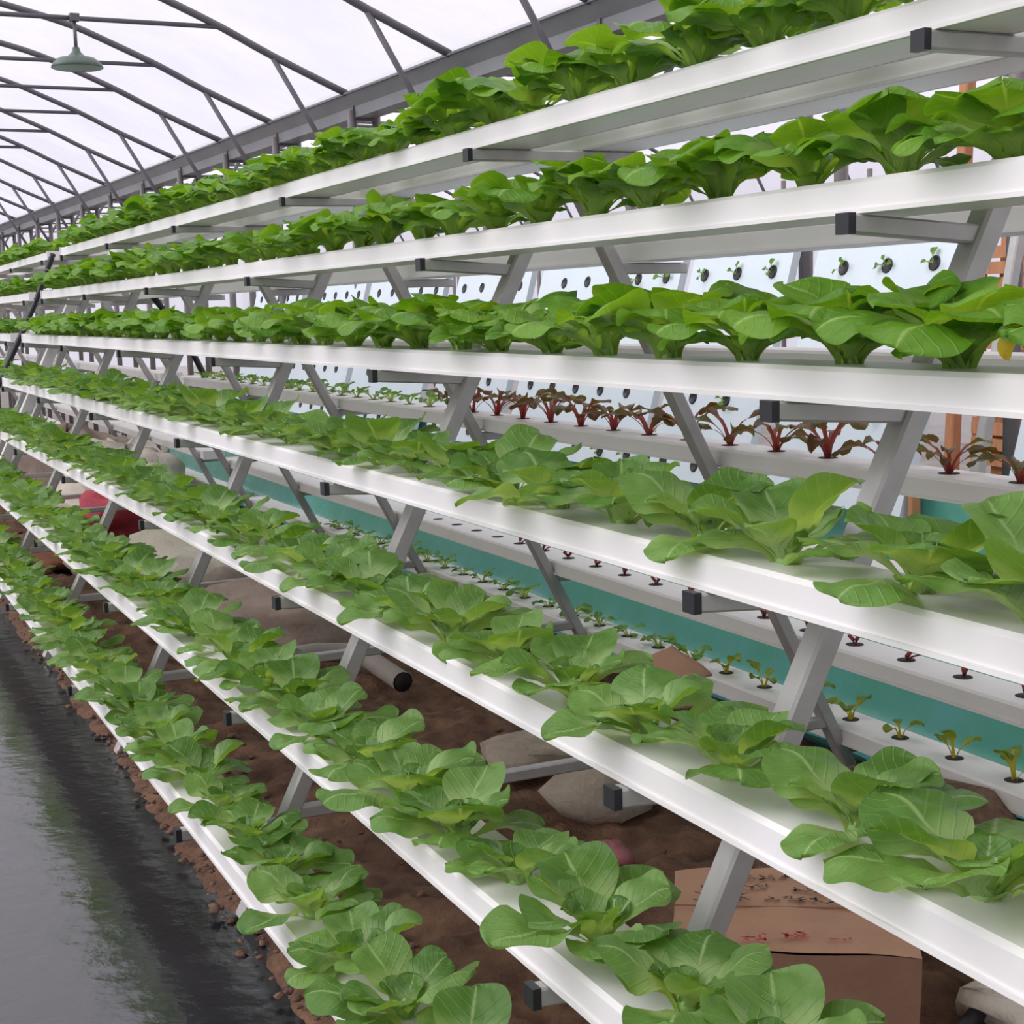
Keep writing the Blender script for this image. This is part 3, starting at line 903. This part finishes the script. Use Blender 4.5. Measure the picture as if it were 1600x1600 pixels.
# lamp
lt = thing('pendant_lamp', 'green-grey enamel pendant lamp hanging from a roof tie rod', 'lamp', G(1.833, 8.76, 0), GA)
MB().tube([(0, 0, 1.63), (0, 0, 1.47)], .010, 8).obj('stem', 'dark_steel', lt)
MB().lathe([(0, 1.485), (.018, 1.485), (.024, 1.46), (.05, 1.435), (.10, 1.425), (.135, 1.395), (.142, 1.375), (.138, 1.372)], 24).obj('shade', 'lamp', lt)
MB().lathe([(.137, 1.374), (.10, 1.405), (.05, 1.42), (0, 1.425)], 24).obj('reflector', 'lamp_in', lt)
MB().box((0, 0, 1.645), (.05, .05, .04)).obj('clamp', 'dark_steel', lt)

# ------------------------------------------------------------------ things beyond, at the right
for k, (x, y, z0, z1, w, lab) in enumerate([
        (5.9, 6.62, GZ, 1.3, .07, 'orange-brown wooden post left of the doorway beyond the foam boards'),
        (6.05, 6.35, GZ, 1.3, .13, 'broad orange-brown wooden post at the right edge beyond the foam boards')]):
    mb = MB().bar((x - .06, y, z0 - .03), (x + .04, y, z1), w, w)
    tag(mb.obj('wooden_post', 'wood'), lab, 'post')
cr_ = thing('wooden_crate', 'stack of orange-brown wooden crates beyond the foam boards at the right edge', 'crate', (6.25, 6.1, GZ - .03))
for k in range(5):
    for q in range(3):
        MB().box((-.35, .0, .12 + k * .32 + q * .085), (.03, .8, .065)).obj('slat', 'wood', cr_)
    for s in (-1, 1): MB().box((-.33, s * .38, .2 + k * .32), (.05, .05, .3)).obj('corner_post', 'wood', cr_)

# ------------------------------------------------------------------ things on the ground under the rack
# cardboard box
bu = Vector((.85, -.527, 0)); bv = Vector((.527, .85, 0))
ang = math.atan2(bu.y, bu.x)
BFR = Vector((1.60, 1.865, 0))
BW, BD, BH = .41, .37, .225
bo = BFR - bu * BW
bx_ = thing('cardboard_box', 'closed brown cardboard box with faint printing, under the fifth channel', 'box', (bo.x, bo.y, GZ + .01), ang)
def crumple(p, s=.006):
    n_ = noise.noise_vector(Vector(p) * 9)
    return (p[0] + n_.x * s, p[1] + n_.y * s, p[2] + n_.z * s * 1.4)
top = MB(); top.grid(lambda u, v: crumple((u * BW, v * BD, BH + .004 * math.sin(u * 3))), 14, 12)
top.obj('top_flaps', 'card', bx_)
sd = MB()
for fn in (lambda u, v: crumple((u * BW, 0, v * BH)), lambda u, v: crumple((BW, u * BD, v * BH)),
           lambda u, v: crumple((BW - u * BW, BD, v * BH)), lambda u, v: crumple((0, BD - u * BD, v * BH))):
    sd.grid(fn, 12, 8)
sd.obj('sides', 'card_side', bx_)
MB().box((BW / 2, BD / 2, BH + .005), (BW, .002, .003)).obj('flap_seam', 'card_side', bx_)
# faint printing: rows of short strokes, too worn to read, plus red stamps
def glyphs(x0, y0, n, h, w, seed):
    mb = MB(); rr = random.Random(seed)
    for k in range(n):
        gx = x0 + k * w * 1.28
        for q in range(rr.randint(3, 5)):
            ax_, ay_ = gx + rr.uniform(0, w), y0 + rr.uniform(0, h)
            ang_ = rr.choice((0, 1.57, .6, -.7))
            le = rr.uniform(.4, .8) * (w if abs(ang_) < .1 else h)
            c_, s_ = math.cos(ang_), math.sin(ang_)
            th = .0021
            mb.add([(ax_ - c_ * le / 2 - s_ * th, ay_ - s_ * le / 2 + c_ * th, BH + .0105), (ax_ + c_ * le / 2 - s_ * th, ay_ + s_ * le / 2 + c_ * th, BH + .0105),
                    (ax_ + c_ * le / 2 + s_ * th, ay_ + s_ * le / 2 - c_ * th, BH + .0105), (ax_ - c_ * le / 2 + s_ * th, ay_ - s_ * le / 2 - c_ * th, BH + .0105)], [(3, 2, 1, 0)])
    return mb
for (x0, y0, n, h, w, sd_) in ((.07, .30, 9, .022, .020, 1), (.05, .255, 6, .02, .017, 2), (.22, .245, 5, .02, .017, 5), (.04, .195, 3, .035, .026, 3), (.17, .195, 7, .028, .020, 4)):
    glyphs(x0, y0, n, h, w, sd_).obj('worn_printing', 'ink', bx_)
for (x0, y0, n, h, w, sd_) in ((.045, .035, 2, .02, .014, 6), (.12, .03, 2, .026, .018, 7), (.19, .04, 3, .03, .010, 8), (.27, .035, 1, .01, .03, 9)):
    glyphs(x0, y0, n, h, w, sd_).obj('red_stamp', 'red_ink', bx_)

def blob(name, m, loc, dims, seed, label, cat, n=(18, 12), rz=0, amp=.45, flat=.0, fold=0.0):
    mb = MB()
    def fn(u, v):
        th = 2 * math.pi * u; ph = math.pi * v
        d = Vector((math.cos(th) * math.sin(ph), math.sin(th) * math.sin(ph), math.cos(ph)))
        k = 1 + amp * noise.noise(d * 1.3 + Vector((seed, seed * .7, 2))) + amp * .35 * noise.noise(d * 4 + Vector((seed, 3, 0)))
        if fold: k += fold * math.sin(th * 9 + 4 * noise.noise(d * 2)) * abs(d.z) * .5
        # squarish
        e = .75
        q = Vector((math.copysign(abs(d.x) ** e, d.x), math.copysign(abs(d.y) ** e, d.y), math.copysign(abs(d.z) ** e, d.z)))
        return (q.x * dims[0] * k, q.y * dims[1] * k, max(q.z * dims[2] * k, -dims[2] * .8) + dims[2] * .75)
    mb.grid(fn, *n)
    o = mb.obj(name, m, None, loc)
    o.rotation_euler = (0, 0, rz)
    return tag(o, label, cat)
blob('sack', 'sack', (1.62, 6.76, GZ + .01), (.34, .48, .19), 3, 'big pale sack lying under the fifth channel left of centre', 'sack', (28, 18), .4, fold=.25)
blob('sack', 'sack_grey', (1.76, 5.62, GZ + .01), (.40, .28, .15), 9, 'dusty brown-grey sack on the soil beside the pale sack', 'sack', (26, 16), .2, fold=.2)
blob('sack', 'sack', (1.95, 10.3, GZ), (.38, .5, .26), 14, 'heap of pale sheets far behind the fourth channel', 'sack', (28, 18), 0, fold=.3)
blob('sack', 'sack_grey', (1.8, 11.78, GZ), (.45, .5, .28), 24, 'grey heap of sheets behind the far end of the rack', 'sack', (24, 14), 0, fold=.3)
blob('red_bag', 'red', (1.66, 9.2, GZ + .01), (.20, .26, .16), 5, 'red woven bag on the soil near the far end of the rack', 'bag', (22, 14), -.2, fold=.2)
blob('paper_bag', 'stone', (1.80, 3.36, GZ + .015), (.15, .13, .062), 6, 'crumpled grey-brown paper bag on the soil below the fifth channel', 'bag', (12, 7), .5, amp=.7)
blob('flat_stone', 'stone', (1.86, 3.75, GZ + .015), (.20, .14, .05), 16, 'broad dusty stone behind the crumpled paper bag', 'stone', (12, 7), .2, amp=.6)
blob('pink_bag', 'pink', (1.62, 2.98, GZ + .02), (.028, .05, .03), 7, 'small crumpled pink plastic bag beside the nearest stand', 'bag', (14, 9), .4, amp=.9)
blob('white_bag', 'sack', (1.93, 1.93, GZ + .02), (.13, .11, .06), 8, 'white plastic bag in the bottom right corner beside the cardboard box', 'bag', (18, 12), .3, amp=.8, fold=.3)
blob('dark_heap', 'clod', (2.12, 2.62, GZ), (.20, .30, .10), 11, 'heap of dark damp debris behind the cardboard box', 'debris', (30, 20), .2, amp=.9)
blob('stone', 'stone', (1.25, 7.9, GZ + .015), (.09, .12, .04), 21, 'grey stone on the soil under the sixth channel', 'stone', (12, 8), .2)
M['red_soil'] = mat('reddish_clay', (0.30, 0.10, 0.05), 0.9, 1, 12, (0.2, 0.08, 0.04), bump=.6)
blob('clay_heap', 'red_soil', (1.14, 8.3, GZ), (.12, .35, .05), 31, 'reddish clay heap under the sixth channel near the far end', 'soil heap', (16, 10), .1)

pp = thing('grey_pipe', 'grey plastic pipe with an open dark end lying on the soil', 'pipe', (1.72, 4.9, GZ + .07))
a_ = Vector((0.04, .22, .02)); b2 = Vector((.05, -.30, .0))
MB().tube([(-.35, .18, .035), (-.12, .2, .035), (.0, .2, .02), (.04, .1, .01), (.045, -.22, -.005)], .036, 12, cap=False).obj('pipe_body', 'pipe', pp)
MB().tube([(.045, -.2, -.004), (.046, -.225, -.005)], .031, 12).obj('open_end', 'hole', pp)
hs = MB().tube([(1.90, 2.25, GZ + .05), (1.91, 2.08, GZ + .09), (1.86, 1.98, GZ + .06), (1.74, 1.93, GZ + .03), (1.60, 1.80, GZ + .02)], .017, 8)
tag(hs.obj('black_hose', 'black'), 'short bent black hose beside the cardboard box at the bottom right', 'hose')

def sheet(name, m, loc, size, rot, seed, label, cat):
    mb = MB()
    def fn(u, v):
        x = (u - .5) * size[0]; y = (v - .5) * size[1]
        r_ = 1 + .35 * noise.noise(Vector((math.atan2(y, x) * 1.2, seed, 0)))
        return (x * r_, y * r_, .05 * noise.noise(Vector((x * 5, y * 5, seed))))
    mb.grid(fn, 12, 12)
    mb2 = MB().add(mb.v, mb.f, True, mb.uv)
    o = mb2.obj(name, m, None, loc); o.rotation_euler = rot
    md = o.modifiers.new('thickness', 'SOLIDIFY'); md.thickness = .004
    return tag(o, label, cat)
# dry brown cardboard scraps leaning by the lowest far-side channel
sheet('cardboard_scrap', 'card', (2.06, 3.42, -.985), (.17, .15, 1), (.5, -.25, .2), 2, 'brown cardboard scrap propped over the lowest far-side channel', 'cardboard')
sheet('cardboard_scrap', 'card_side', (1.98, 3.33, -1.03), (.12, .14, 1), (.25, .1, .7), 5, 'darker reddish cardboard scrap just below the other scrap', 'cardboard')
